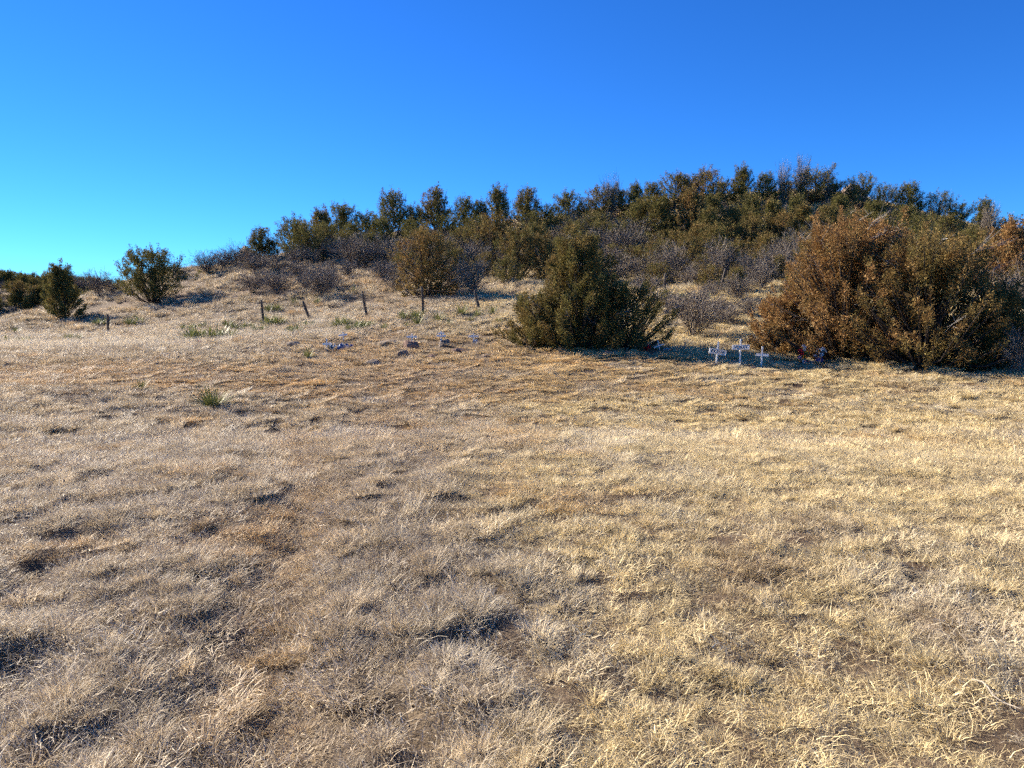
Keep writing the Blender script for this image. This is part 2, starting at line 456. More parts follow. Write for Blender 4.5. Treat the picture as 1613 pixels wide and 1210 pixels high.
for i in range(4):
    tuft('mbunch', blades(g, 210, .12, .10, .22, .4, 1.1, .0055, 3, .85), blades(g, 20, .12, .2, .3, .3, .9, .004, 3, .5))
for i in range(4):   # slope
    tuft('fbunch', blades(g, 190, .22, .14, .36, .4, 1.0, .014, 2, .8))
for i in range(3):
    tuft('fmat', blades(g, 260, .5, .05, .14, .7, .8, .016, 2, .3))
for i in range(3):
    tuft('tall', blades(g, 70, .25, .22, .46, .18, .6, .007, 3, .4))

def scatter(name, label, pos, kinds, scale, tint, rng, cat='grass', coll=None, tilt=.15):
    n = len(pos)
    me = bpy.data.meshes.new(name); me.vertices.add(n); me.vertices.foreach_set('co', np.asarray(pos, np.float32).ravel())
    def attr(nm, ty, val, key='value'):
        a = me.attributes.new(nm, ty, 'POINT'); a.data.foreach_set(key, val)
    attr('pick', 'INT', np.asarray(kinds, np.int32))
    rot = np.stack([rng.normal(0, tilt, n), rng.normal(0, tilt, n), rng.random(n) * 6.283], -1)
    attr('turn', 'FLOAT_VECTOR', rot.astype(np.float32).ravel(), 'vector')
    sc = np.asarray(scale); sc = np.repeat(sc[:, None], 3, 1) if sc.ndim == 1 else sc
    attr('size', 'FLOAT_VECTOR', sc.astype(np.float32).ravel(), 'vector')
    if tint is not None:
        attr('tint', 'FLOAT_COLOR', np.concatenate([tint, np.ones((n, 1))], 1).astype(np.float32).ravel(), 'color')
    o = link(name, me)
    ng = bpy.data.node_groups.new(name, 'GeometryNodeTree')
    ng.interface.new_socket('Geometry', in_out='INPUT', socket_type='NodeSocketGeometry'); ng.interface.new_socket('Geometry', in_out='OUTPUT', socket_type='NodeSocketGeometry')
    gi, go = ng.nodes.new('NodeGroupInput'), ng.nodes.new('NodeGroupOutput')
    ip = ng.nodes.new('GeometryNodeInstanceOnPoints'); ci = ng.nodes.new('GeometryNodeCollectionInfo')
    ci.inputs['Collection'].default_value = coll or tufts; ci.inputs['Separate Children'].default_value = True; ci.inputs['Reset Children'].default_value = True
    def named(nm, ty):
        a = ng.nodes.new('GeometryNodeInputNamedAttribute'); a.data_type = ty; a.inputs['Name'].default_value = nm; return a.outputs['Attribute']
    er = ng.nodes.new('FunctionNodeEulerToRotation'); L = ng.links
    L.new(gi.outputs[0], ip.inputs['Points']); L.new(ci.outputs[0], ip.inputs['Instance']); ip.inputs['Pick Instance'].default_value = True
    L.new(named('pick', 'INT'), ip.inputs['Instance Index']); L.new(named('turn', 'FLOAT_VECTOR'), er.inputs[0]); L.new(er.outputs[0], ip.inputs['Rotation'])
    L.new(named('size', 'FLOAT_VECTOR'), ip.inputs['Scale']); L.new(ip.outputs[0], go.inputs[0])
    md = o.modifiers.new('scatter', 'NODES'); md.node_group = ng
    return tag(o, label, cat, kind='stuff')

def wedge(rng, y0, y1, dens, k=.82, m=1.3):
    """random points over the ground in view between two distances"""
    n = int(dens * ((k * (y1 ** 2 - y0 ** 2)) + 2 * m * (y1 - y0)))
    t = rng.random(n); y = np.sqrt(y0 ** 2 + t * (y1 ** 2 - y0 ** 2)); x = (rng.random(n) * 2 - 1) * (k * y + m)
    return x, y

def grid_wedge(rng, y0, y1, dens, k=.82, m=1.3):
    s_ = 1 / math.sqrt(dens); gx, gy = np.meshgrid(np.arange(-(k * y1 + m), k * y1 + m, s_), np.arange(y0, y1, s_))
    x = gx.ravel() + rng.uniform(-.45, .45, gx.size) * s_; y = gy.ravel() + rng.uniform(-.45, .45, gx.size) * s_
    i = np.abs(x) < k * y + m
    return x[i], y[i]

GREY = np.array([.63, .52, .355]); STRAW = np.array([.86, .70, .38]); ORANGE = np.array([.68, .45, .20]); PALE = np.array([.77, .68, .51]); UMBER = np.array([.33, .23, .14])
def tint_of(rng, x, y, jitter=.14):
    lg, rt, br, hl = zones(x, y); n = len(x)
    def mx(a, b, w): return a * (1 - w[:, None]) + b * w[:, None]
    c = mx(np.tile(GREY, (n, 1)), STRAW, np.clip(rt * .9 + .25 * fbm(x, y, 1.6, 21), 0, 1))
    c = mx(c, ORANGE, np.clip(.48 * br + sstep(.25, .6, fbm(x, y, .9, 31)) * .55, 0, .9))
    c = mx(c, PALE, np.clip(sstep(.2, .6, fbm(x, y, 1.1, 41)) * .55 + .35 * (rng.random(n) > .88), 0, 1))
    c = mx(c, UMBER, np.clip(sstep(.3, .65, fbm(x, y, .7, 51)) * .6, 0, 1))
    return c * np.exp(rng.normal(0, jitter, (n, 1)))

def aniso(a, hz): return np.stack([a, a, a * hz], -1)
def pick(rng, key, n): return np.array(T[key])[rng.integers(0, len(T[key]), n)]
def put(x, y): return np.stack([x, y, ground_z(x, y)], -1)

rg = np.random.default_rng(77)
# worn bare spots in front of the grave markers
CLEAR = []
for _px, _py in [(1128, 575), (1165, 578), (1199, 580), (515, 552), (541, 540), (649, 552), (695, 547), (746, 541), (1039, 552), (1267, 573), (1290, 575), (1018, 555)]:
    _p = at(_px, _py); CLEAR.append((_p.x, _p.y, .36))
def field(name, label, y0, y1, recs):
    P_, K_, S_, C_ = [], [], [], []
    for key, dens, fn in recs:
        x, y = (grid_wedge if 'mat' in key else wedge)(rg, y0, y1, dens)
        lg, rt, br, hl = zones(x, y)
        keep, sc = fn(x, y, lg, rt, br, hl, clump(x, y, lg))
        m = rg.random(len(x)) < keep
        for ex, ey, er in CLEAR:
            if key != 'mmat': m &= ~((np.abs(x - ex) < er) & (y > ey - 3.2 * er) & (y < ey + .2))
        x, y, sc = x[m], y[m], sc[m]
        P_.append(put(x, y)); K_.append(pick(rg, key, len(x))); S_.append(sc); t = tint_of(rg, x, y)
        if key in ('curl', 'tall'): t = t * .30 + PALE * (.85 if key == 'tall' else .75)
        C_.append(t)
    return scatter(name, label, np.vstack(P_), np.concatenate(K_), np.concatenate([np.repeat(s[:, None], 3, 1) if s.ndim == 1 else s for s in S_]), np.vstack(C_), rg)

def aniso(a, hz): return np.stack([a, a, a * hz], -1)
field('foreground_grass', 'matted dry buff grass closest to the camera', 1.8, 9.5, [
    ('mat', 27, lambda x, y, lg, rt, br, hl, cl: (np.clip(.95 - .4 * lg + .9 * cl, 0, 1), aniso(rg.uniform(.9, 1.3, len(x)), .38 + .5 * cl + .1 * lg))),
    ('dome', 62, lambda x, y, lg, rt, br, hl, cl: (np.clip(.08 + 1.5 * cl, 0, 1), aniso(rg.uniform(.65, 1.3, len(x)) * (.85 + .25 * lg), rg.uniform(.75, 1.15, len(x)) * (.65 + .6 * cl)))),
    ('bunch', 16, lambda x, y, lg, rt, br, hl, cl: (np.clip((cl * 1.5 - .2) * (.10 + 1.0 * lg), 0, 1), rg.uniform(.5, 1.1, len(x)) * (.62 + .45 * lg) * (1 - .4 * br))),
    ('lodged', 5, lambda x, y, lg, rt, br, hl, cl: (np.clip(.2 + .8 * lg, 0, 1) * np.clip(.2 + cl, 0, 1), rg.uniform(.5, 1.0, len(x)) * (.65 + .4 * lg))),
    ('tall', 1.1, lambda x, y, lg, rt, br, hl, cl: (np.clip(lg * sstep(.0, .5, fbm(x, y, 1.9, 73)) + .05, 0, 1), rg.uniform(.3, .6, len(x)))),
    ('curl', 7, lambda x, y, lg, rt, br, hl, cl: (np.clip(.08 + 1.1 * lg * sstep(-.2, .5, fbm(x, y, 1.4, 71)), 0, 1) * np.clip(.2 + 1.5 * cl, 0, 1), rg.uniform(.5, 1.0, len(x)))),
])
field('field_grass', 'dry straw grass across the middle of the field', 9.5, 23, [
    ('mmat', 6, lambda x, y, lg, rt, br, hl, cl: (np.clip(.8 - .35 * lg + .9 * cl, 0, 1), aniso(rg.uniform(.8, 1.1, len(x)), .40 + .45 * cl + .1 * lg))),
    ('mdome', 27, lambda x, y, lg, rt, br, hl, cl: (np.clip(.08 + 1.4 * cl, 0, 1) * (1 - .3 * br), aniso(rg.uniform(.7, 1.4, len(x)) * (.9 + .25 * lg), rg.uniform(.75, 1.15, len(x)) * (1 - .3 * br) * (.7 + .6 * cl)))),
    ('mbunch', 7, lambda x, y, lg, rt, br, hl, cl: (np.clip((cl * 1.5 - .2) * (.1 + 1.0 * lg) * (1 - .75 * br), 0, 1), rg.uniform(.6, 1.15, len(x)) * (.6 + .5 * lg))),
    ('curl', 1.5, lambda x, y, lg, rt, br, hl, cl: (np.clip(lg * (1 - br), 0, 1), rg.uniform(.9, 1.4, len(x)))),
])
def band(x, y, yc=30.5, w=2.0): return np.exp(-((y - yc) / w) ** 2) * (1 - sstep(-14, -9, x)) + .25 * sstep(28, 30, y) * (1 - sstep(-8, -3, x))
field('verge_grass', 'grass between the field and the fence line', 23, 40, [
    ('fmat', 5, lambda x, y, lg, rt, br, hl, cl: (.9 - .5 * br, rg.uniform(.6, 1.1, len(x)))),
    ('fbunch', 4.2, lambda x, y, lg, rt, br, hl, cl: ((1 - .8 * br), rg.uniform(.45, .95, len(x)))),
    ('mmat', 2, lambda x, y, lg, rt, br, hl, cl: (.8 + 0 * br, rg.uniform(.8, 1.3, len(x)))),
    ('mdome', 7, lambda x, y, lg, rt, br, hl, cl: (.9 - .3 * br, rg.uniform(.9, 1.8, len(x)))),
    ('tall', 12, lambda x, y, lg, rt, br, hl, cl: (np.clip(band(x, y), 0, 1), rg.uniform(.6, 1.0, len(x)))),
])
field('hillside_grass', 'tan bunch grass covering the hillside', 40, 104, [
    ('fbunch', 2.4, lambda x, y, lg, rt, br, hl, cl: (np.clip(.55 + .9 * fbm(x, y, 3.5, 81), 0, 1), rg.uniform(.7, 1.6, len(x)))),
    ('fmat', 1.1, lambda x, y, lg, rt, br, hl, cl: (.8 + 0 * br, rg.uniform(.8, 1.5, len(x)))),
])

# ------------------------------------------------------------------ junipers
def unit(v): return v / (np.linalg.norm(v, axis=-1, keepdims=True) + 1e-9)

PROF = {'bush': ([0, .12, .35, .6, .8, .92, 1], [.70, .95, 1.0, .80, .48, .26, .06]),
        'cone': ([0, .12, .3, .55, .8, 1], [.70, .98, .88, .58, .26, .04]),
        'vase': ([0, .2, .45, .7, .85, 1], [.25, .80, 1.05, .80, .45, .10]),
        'olive': ([0, .12, .30, .42, .60, .75, .88, 1], [.78, 1.0, .85, .60, .46, .32, .16, .04]),
        'giant': ([0, .10, .30, .50, .72, .88, 1], [.88, 1.0, .98, .82, .62, .40, .10])}
def juniper(seed, H, Wd, n_leaf, leaf, n_plume=60, stems=3, low=.08, style='bush', asym=(0, 0), tips=4, dead=0, trunk_r=.09, plume=1.0):
    """trunk-and-limb mesh and foliage mesh of one juniper, in metres, foot at the origin"""
    rng = np.random.default_rng(seed)
    rad = Wd / 2 * 1.1
    lobes = rng.uniform(.72, 1.15, 9)
    tipx = rng.uniform(-.38, .38, tips) * rad; tipy = rng.uniform(-.38, .38, tips) * rad; tiph = rng.uniform(.72, 1.0, tips) * H; tiph[0] = H; tipx[0] *= .3; tipy[0] *= .3
    prof = PROF[style] if isinstance(style, str) else style
    def env(h, a):
        p = np.interp(h, prof[0], prof[1])
        k = np.interp((a % (2 * np.pi)) / (2 * np.pi) * 9, np.arange(10), np.append(lobes, lobes[0]))
        n2 = vnoise(np.array(a) * 1.3 + seed, np.array(h) * 5.0, 1.0, seed)
        return rad * p * k * (1 + .38 * n2)
    plumes = []
    mb = MB()
    for s in range(stems):
        a = 2 * np.pi * s / stems + rng.uniform(-.4, .4); lean = rng.uniform(.1, .45) if stems > 1 else .08
        top = np.array([math.cos(a) * rad * lean, math.sin(a) * rad * lean, H * rng.uniform(.7, .88)])
        t = np.linspace(0, 1, 7)[:, None]
        foot = np.array([math.cos(a), math.sin(a), 0]) * trunk_r * 1.1 * (stems > 1)
        pts = foot + (top - foot) * np.concatenate([t ** .7, t ** .7, t], 1) + rng.normal(0, .03, (7, 3)) * np.minimum(t * 3, 1)
        pts[0, 2] = -.35
        mb.tube(pts, np.linspace(trunk_r, .012, 7) * rng.uniform(.8, 1.1), 6)
    for i in range(n_plume):
        h = low + (1 - low) * (((i + rng.random()) / n_plume) ** 1.1) * .80
        a = i * 2.39996 + rng.uniform(-.5, .5)
        r = env(h, np.array(a)) * rng.uniform(.5, .95)
        tip = np.array([math.cos(a) * r + asym[0] * h, math.sin(a) * r + asym[1] * h, h * H])
        d = unit(np.array([math.cos(a) * .75, math.sin(a) * .75, .55 + .8 * h + rng.uniform(-.1, .4)]))
        L = rng.uniform(.16, .32) * (.5 * rad + .25 * H) * plume; w = L * rng.uniform(.24, .38)
        plumes.append((tip, d, L, w))
        b0 = np.array([tip[0] * .12, tip[1] * .12, max(.05, tip[2] - (.5 + .5 * rng.random()) * r - .1)])
        m = (b0 + tip) / 2 + np.array([0, 0, -.10 * r])
        q = tip + d * L * .5
        mb.tube([b0, m, tip, q], [.030 * trunk_r / .09, .02 * trunk_r / .09, .011, .004], 4, False)
    for j in range(int(n_plume * .22)):     # pointed shoots breaking the outline
        a = rng.uniform(0, 6.28); h = rng.uniform(.35, .86); r = env(h, np.array(a)) * rng.uniform(.55, .95); L = rng.uniform(.13, .22) * (.4 * rad + .3 * H)
        plumes.append((np.array([math.cos(a) * r + asym[0] * h, math.sin(a) * r + asym[1] * h, h * H]), unit(np.array([math.cos(a) * .25, math.sin(a) * .25, 1])), L, L * rng.uniform(.13, .2)))
    for j in range(tips):
        for k in range(3):
            z = tiph[j] - .16 * H * k
            L = rng.uniform(.17, .25) * H * (.65 + .12 * k)
            plumes.append((np.array([tipx[j] + asym[0], tipy[j] + asym[1], z - L]) + rng.normal(0, .05 * rad, 3) * (k > 0), unit(np.array([rng.normal(0, .12), rng.normal(0, .12), 1])), L, L * rng.uniform(.15, .25) * (1 + .35 * k)))
    for i in range(int(n_plume * .25)):   # inner filling
        h = rng.uniform(low, .8); a = rng.uniform(0, 6.28); r = env(h, np.array(a)) * rng.uniform(.1, .5)
        L = .24 * (.6 * rad + .25 * H)
        plumes.append((np.array([math.cos(a) * r, math.sin(a) * r, h * H]), unit(np.array([math.cos(a), math.sin(a), .9])), L, L * .5))
    vol = np.array([p[2] * p[3] for p in plumes]); cnt = np.maximum(8, (n_leaf * vol / vol.sum()).astype(int))
    vs_, fs_, k, tones = [], [], 0, []
    for (tip, d, L, w), c in zip(plumes, cnt):
        # sprays: a few dozen little twigs per plume, leaves strung along each twig
        ns = max(4, c // 4)
        u1 = unit(np.cross(d, [.3, .5, .81])); u2 = np.cross(d, u1)
        s = rng.random(ns) ** .8; aa = rng.random(ns) * 6.283; rr = np.sqrt(rng.uniform(.15, 1.1, ns)) * w * np.sin(np.pi * np.clip(.12 + .83 * s, 0, 1)) ** .8
        cen = tip + d * (s * 1.5 - .55)[:, None] * L + u1 * (np.cos(aa) * rr)[:, None] + u2 * (np.sin(aa) * rr)[:, None]
        out = u1 * np.cos(aa)[:, None] + u2 * np.sin(aa)[:, None]
        sd = unit(d + out * .75 + rng.normal(0, .25, (ns, 3)))
        per = max(3, int(round(c / ns)))
        cc = np.repeat(cen, per, 0); dd = np.repeat(sd, per, 0); m = len(cc)
        pos = cc + dd * (rng.uniform(-.5, .5, m) * leaf * 3.2)[:, None] + rng.normal(0, leaf * .6, (m, 3))
        ld = unit(dd + rng.normal(0, .48, (m, 3)))
        sv = unit(np.cross(ld, rng.normal(0, 1, (m, 3))))
        ln = leaf * np.exp(rng.normal(-.1, .35, m))[:, None]; wd = ln * rng.uniform(.16, .30, m)[:, None]
        q = np.stack([pos - ld * ln * .5, pos + sv * wd, pos + ld * ln * .6, pos - sv * wd], 1)
        tones.append(np.repeat(np.clip(np.repeat(rng.random(ns), per) * .35 + rng.random(m) * .65, 0, 1), 4))
        vs_.append(q.reshape(-1, 3)); fs_.append(np.arange(m * 4).reshape(-1, 4) + k); k += m * 4
    V = np.vstack(vs_); V[:, 2] = np.maximum(V[:, 2], .02)
    md = MB()
    for i in range(dead):                  # bare grey twigs poking out
        a = rng.uniform(0, 6.28); h = rng.uniform(.15, .9); r = env(h, np.array(a))
        p0 = np.array([math.cos(a) * r * .5, math.sin(a) * r * .5, h * H]); dv = unit(np.array([math.cos(a), math.sin(a), rng.uniform(.1, 1.0)]))
        e = p0 + dv * r * rng.uniform(.45, .75); mid = (p0 + e) / 2 + rng.normal(0, .06, 3)
        md.tube([p0, mid, e], [.008, .006, .003], 3, False)
        for _ in range(5): md.tube([mid + (e - mid) * rng.uniform(-.6, .8), mid + (e - mid) * rng.uniform(.4, 1.1) + rng.normal(0, .14, 3)], [.004, .002], 3, False)
    cm = mesh_np('crown', V, np.vstack(fs_), [M_leaf]); ta = cm.attributes.new('tone', 'FLOAT', 'POINT'); ta.data.foreach_set('value', np.concatenate(tones).astype(np.float32))
    return mb.build('trunk', [M_bark]), cm, (md.build('dead_twigs', [M_dead], False) if dead > 3 else None)

def place_tree(meshes, loc, label, group, rust, rz=0, scale=1, name='juniper_tree'):
    r = link(name, None, None, loc, (0, 0, rz), scale)
    tag(r, label, 'tree', group)
    link('trunk', meshes[0], r)
    c = link('crown', meshes[1], r); c['rust'] = float(rust)
    if meshes[2]: link('dead_twigs', meshes[2], r)['kind'] = 'stuff'
    return r

def px_m(px, Y): return px * Y / F

# trees close by, each grown for itself
def near_tree(px, base, top, wpx, label, rust, seed, n_leaf, leaf, group='junipers at the foot of the hill', **kw):
    p = at(px, base); hm = px_m(base - top, p.y) * 1.01; wm = px_m(wpx, p.y)
    return place_tree(juniper(seed, hm, wm, n_leaf, leaf, **kw), (p.x, p.y, p.z - .05), label, group, rust, 0)

near_tree(910, 546, 354, 205, 'big olive juniper beside the leaning little cross, spreading to the ground', .16, 3, 135000, .048, n_plume=150, stems=4, low=.03, style='olive', tips=4, dead=30, trunk_r=.13, plume=.95)
near_tree(850, 545, 452, 118, 'low olive juniper joined to the left flank of the big olive one', .25, 14, 40000, .048, n_plume=90, stems=3, low=.02, style='bush', tips=5, dead=8)
near_tree(986, 546, 432, 156, 'low dark juniper joined to the right flank of the big olive one', .12, 8, 42000, .048, n_plume=90, stems=3, low=.02, style='bush', tips=5, dead=8)
near_tree(1330, 560, 326, 272, 'huge rusty brown juniper towering behind the flower pots', .95, 5, 165000, .048, n_plume=300, stems=5, low=.02, style='giant', tips=6, dead=60, trunk_r=.15, plume=.62)
near_tree(1226, 556, 455, 104, 'low rusty juniper bulging from the left foot of the giant', .95, 15, 42000, .048, n_plume=90, stems=3, low=.02, style='bush', tips=5, dead=10)
near_tree(1455, 574, 352, 270, 'dark sprawling juniper on the right of the rusty giant', .50, 17, 110000, .048, n_plume=230, stems=5, low=.05, style='giant', tips=6, dead=10, trunk_r=.13, plume=.66)
near_tree(672, 468, 352, 92, 'single rounded juniper standing just behind the wire fence', .50, 21, 26000, .075, n_plume=110, stems=3, low=.04, style='bush', tips=4, dead=6)
near_tree(100, 503, 410, 66, 'dense olive juniper near the left edge, with one pointed top', .05, 31, 28000, .09, n_plume=60, stems=2, low=.08, style='cone', tips=2, dead=3)
near_tree(240, 478, 386, 106, 'dark many-spired juniper alone on the bare slope at the left', .0, 46, 30000, .085, n_plume=80, stems=4, low=.12, style='vase', tips=9, dead=2)
near_tree(1565, 580, 432, 130, 'dark low juniper in the shade at the right edge, below the bright rusty one', .45, 19, 40000, .052, n_plume=90, stems=3, low=.03, style='bush', tips=5, dead=6)
near_tree(1588, 470, 340, 105, 'bright rusty juniper by the right edge, behind the grey bush', 1.0, 51, 22000, .085, n_plume=70, stems=3, low=.05, style='cone', tips=4, dead=6)

# hillside trees: a dozen grown shapes, copied
protos = []
for i in range(16):
    st = ['bush', 'cone', 'bush', 'vase', 'bush', 'cone', 'olive', 'bush', 'cone', 'bush', 'olive', 'cone', 'giant', 'vase', 'olive', 'cone'][i]
    asp = [1.0, .75, .85, .9, 1.2, .62, .8, .95, .8, 1.35, 1.1, .9, 1.4, 1.1, .7, 1.05][i]
    protos.append((juniper(200 + i, 4.0, 4.0 * asp, 13000, .095, n_plume=80, plume=.85, stems=1 + i % 3, low=[.05, .12, .18][i % 3], style=st, tips=3 + i % 4, dead=3), asp))

ORD = ['first', 'second', 'third', 'fourth', 'fifth', 'sixth', 'seventh', 'eighth', 'ninth', 'tenth', 'eleventh', 'twelfth', 'thirteenth', 'fourteenth', 'fifteenth', 'sixteenth', 'seventeenth', 'eighteenth', 'nineteenth', 'twentieth']
def nth(i):
    tens = ['', '', 'twenty', 'thirty', 'forty', 'fifty', 'sixty', 'seventy', 'eighty', 'ninety']
    i += 1
    if i <= 20: return ORD[i - 1]
    t, u_ = divmod(i, 10)
    if u_ == 0: return tens[t][:-1] + 'ieth'
    return tens[t] + '-' + ORD[u_ - 1]

rt_ = np.random.default_rng(9)
def hill_tree(px, base, top, wpx, rust, label, group):
    p = at(px, base); b = base
    while p is None or p.y > 115: b += 2; p = at(px, b)
    hm, wm = px_m(b - top, p.y), px_m(wpx, p.y) * 1.25
    want = wm / hm
    d = sorted(range(len(protos)), key=lambda i: abs(math.log(protos[i][1] / want)) + rt_.uniform(0, .35))
    ms, asp = protos[d[0]]
    k = hm / 4.0
    s = min(1.5, max(.7, want / asp)) * k
    return place_tree(ms, (p.x, p.y, p.z - .08), label, group, rust * .75 - .08, rt_.uniform(0, 6.28), (s, s, k))

def look(r): return 'dark' if r < .06 else 'olive' if r < .35 else 'olive brown' if r < .6 else 'rusty brown'

SKY = [(411, 404, 354, 46, .15), (462, 386, 335, 52, .0), (507, 388, 322, 44, .45), (540, 384, 317, 56, .1), (578, 380, 330, 44, .05), (620, 376, 295, 68, .2), (652, 374, 318, 40, .0), (688, 370, 291, 58, .45), (733, 368, 305, 52, .0), (757, 368, 312, 40, .05), (784, 364, 288, 46, .2),
       (830, 358, 292, 52, .35), (862, 356, 318, 40, .1), (893, 352, 296, 46, .15), (925, 348, 308, 44, .5), (950, 345, 288, 50, .45), (978, 342, 296, 38, .15), (1000, 340, 284, 34, .05), (1026, 334, 284, 44, .15), (1062, 330, 268, 58, .35), (1087, 326, 275, 46, .6), (1112, 330, 262, 66, .55),
       (1142, 322, 282, 40, .3), (1169, 324, 257, 42, .2), (1205, 322, 269, 48, .15), (1243, 322, 283, 50, .45), (1284, 322, 260, 62, .3), (1318, 326, 284, 46, .2), (1356, 332, 272, 60, .2), (1394, 336, 288, 50, .0), (1430, 342, 284, 56, .1), (1476, 352, 298, 54, .2), (1512, 366, 316, 56, .05), (1549, 384, 309, 38, .1), (1582, 398, 337, 46, .55), (1607, 404, 352, 40, .2)]
for i, (px, b0, tp, wp, ru) in enumerate(sorted(SKY)):
    hill_tree(px, b0, tp, wp, ru, f'{nth(i)} juniper from the left along the skyline, {look(ru)} crown', 'junipers along the ridge crest')
MID = [(427, 408, 374, 32, .8), (491, 410, 343, 80, .15), (634, 432, 392, 30, .3), (560, 398, 345, 50, .0), (600, 396, 338, 56, .05), (652, 392, 340, 50, .0), (706, 388, 335, 56, .0), (748, 384, 335, 50, .05), (775, 412, 328, 66, .65), (815, 440, 350, 66, .45), (856, 444, 358, 62, .6), (800, 446, 400, 44, .2), (840, 376, 330, 50, .1), (880, 372, 332, 46, .05), (938, 376, 330, 56, .2),
       (1010, 378, 308, 66, .2), (1042, 384, 300, 56, .3), (1088, 386, 288, 62, .85), (1060, 412, 358, 74, .45), (1112, 400, 322, 46, .25), (1150, 392, 320, 54, .4), (1183, 402, 334, 66, .5), (1216, 392, 308, 50, .3), (1232, 398, 328, 52, .7), (1262, 398, 318, 56, .45), (1143, 438, 378, 46, .5), (1106, 434, 396, 36, .35), (1300, 380, 318, 60, .4), (1340, 378, 326, 56, .3),
       (1395, 380, 330, 60, .1), (1440, 392, 332, 60, .05), (1482, 406, 330, 70, .2), (1526, 420, 352, 60, .25), (1180, 360, 300, 44, .05), (1255, 360, 302, 46, .05), (1320, 352, 302, 44, .0), (1560, 432, 372, 50, .7), (1425, 372, 318, 50, .0), (1120, 362, 300, 50, .1), (1375, 366, 312, 50, .05), (1040, 430, 372, 60, .4), (1085, 425, 365, 55, .5), (1125, 416, 350, 50, .3), (1166, 430, 372, 56, .5), (1206, 425, 360, 60, .55), (1242, 426, 368, 50, .4), (976, 395, 345, 44, .2), (1290, 420, 350, 60, .5), (900, 402, 350, 50, .4), (1355, 400, 345, 60, .2), (1020, 405, 362, 48, .25), (1070, 440, 392, 44, .5), (1100, 410, 345, 58, .6), (1140, 405, 342, 56, .35), (1196, 440, 392, 46, .45), (1172, 380, 318, 50, .2), (1225, 445, 398, 42, .5), (1275, 440, 372, 52, .55), (1248, 400, 340, 56, .3), (1290, 395, 335, 50, .25), (700, 420, 372, 46, .3), (735, 405, 350, 50, .35), (585, 412, 362, 48, .1), (545, 402, 358, 46, .2), (845, 408, 345, 54, .3), (925, 420, 378, 44, .35), (880, 430, 372, 46, .45), (520, 396, 345, 44, .05), (965, 420, 380, 46, .4), (1000, 425, 382, 50, .35), (1035, 452, 408, 46, .4), (1118, 455, 412, 44, .5), (1160, 462, 415, 44, .4), (940, 390, 345, 50, .2), (720, 432, 385, 44, .3), (765, 440, 392, 46, .5), (655, 398, 352, 46, .1), (905, 388, 342, 48, .2), (1255, 470, 418, 50, .5), (480, 384, 345, 40, .05), (1060, 385, 335, 52, .4), (1015, 350, 305, 46, .3)]
for i, (px, b0, tp, wp, ru) in enumerate(sorted(MID)):
    hill_tree(px, b0, tp, wp, ru, f'{nth(i)} juniper from the left among those on the slope below the skyline, {look(ru)}', 'junipers on the upper slope')

# the far wooded hillside beyond the gully at the left
FAR = [(2, 446, 418, 24, 0), (16, 450, 421, 20, 0), (36, 450, 423, 22, 0), (55, 452, 424, 16, .1), (80, 474, 411, 46, 0), (145, 462, 430, 20, 0), (168, 464, 436, 24, 0), (62, 492, 458, 44, .25), (30, 480, 440, 34, .3)]
for i, (px, b0, tp, wp, ru) in enumerate(sorted(FAR)):
    fy = 102 if b0 < 470 else 93; p = Vector(pix(px, b0, fy)); p.z = gz(p.x, p.y); k = px_m(b0 - tp, p.y) / 4; s = px_m(wp, p.y) / 4
    place_tree(protos[i % 16][0], (p.x, p.y, gz(p.x, p.y) - .1), f'{nth(i)} tree from the left edge on the distant dark wooded hillside', 'trees on the distant hillside', ru, i * 1.3, (s / protos[i % 16][1], s / protos[i % 16][1], k))

# ------------------------------------------------------------------ bare grey shrubs
def bare_shrub(seed, h=2.0, w=2.4, stems=16, upright=.5):
    rng = np.random.default_rng(seed); mb = MB()
    rv, rf, k = [], [], 0
    segs = []
    for s in range(stems):
        a = rng.uniform(0, 6.28); lean = rng.uniform(.05, 1) ** upright
        e = np.array([math.cos(a) * w * .5 * lean, math.sin(a) * w * .5 * lean, h * rng.uniform(.65, 1) * (1.05 - .45 * lean ** 2)])
        t = np.linspace(0, 1, 5)[:, None]
        pts = np.concatenate([e[:2] * t ** 1.2, e[2] * t ** .85], 1) + rng.normal(0, .03, (5, 3)) * t
        pts[:, :2] += rng.normal(0, .06 * w, 2) * .5; pts[0, 2] = -.15
        mb.tube(pts, np.linspace(.016, .005, 5), 4, False)
        for j in range(15):
            q = rng.uniform(.2, 1); i0 = min(3, int(q * 4)); p0 = pts[i0] + (pts[i0 + 1] - pts[i0]) * (q * 4 - i0)
            d = unit(pts[i0 + 1] - pts[i0] + rng.normal(0, .35, 3)); l1 = h * rng.uniform(.16, .34); p1 = p0 + d * l1
            segs.append((p0, p1, .014))
            for _ in range(8):
                p2 = p0 + (p1 - p0) * rng.uniform(.3, 1); d2 = unit(d + rng.normal(0, .45, 3) + np.array([0, 0, .25])); segs.append((p2, p2 + d2 * h * rng.uniform(.07, .18), .008))
    A = np.array([s[0] for s in segs]); B = np.array([s[1] for s in segs]); wd = np.array([s[2] for s in segs])[:, None]
    sv = unit(np.cross(B - A, rng.normal(0, 1, A.shape))) * wd * .5
    q = np.stack([A - sv, A + sv, B + sv * .5, B - sv * .5], 1).reshape(-1, 3)
    mb.add(q, np.arange(len(q)).reshape(-1, 4))
    return mb.build('grey_shrub', [M_twig], False)
shrubs = [bare_shrub(300 + i, 2.0, [2.4, 3.0, 2.0, 2.6, 3.4][i], [30, 36, 24, 34, 42][i], [.5, .45, .8, .6, .4][i]) for i in range(5)]

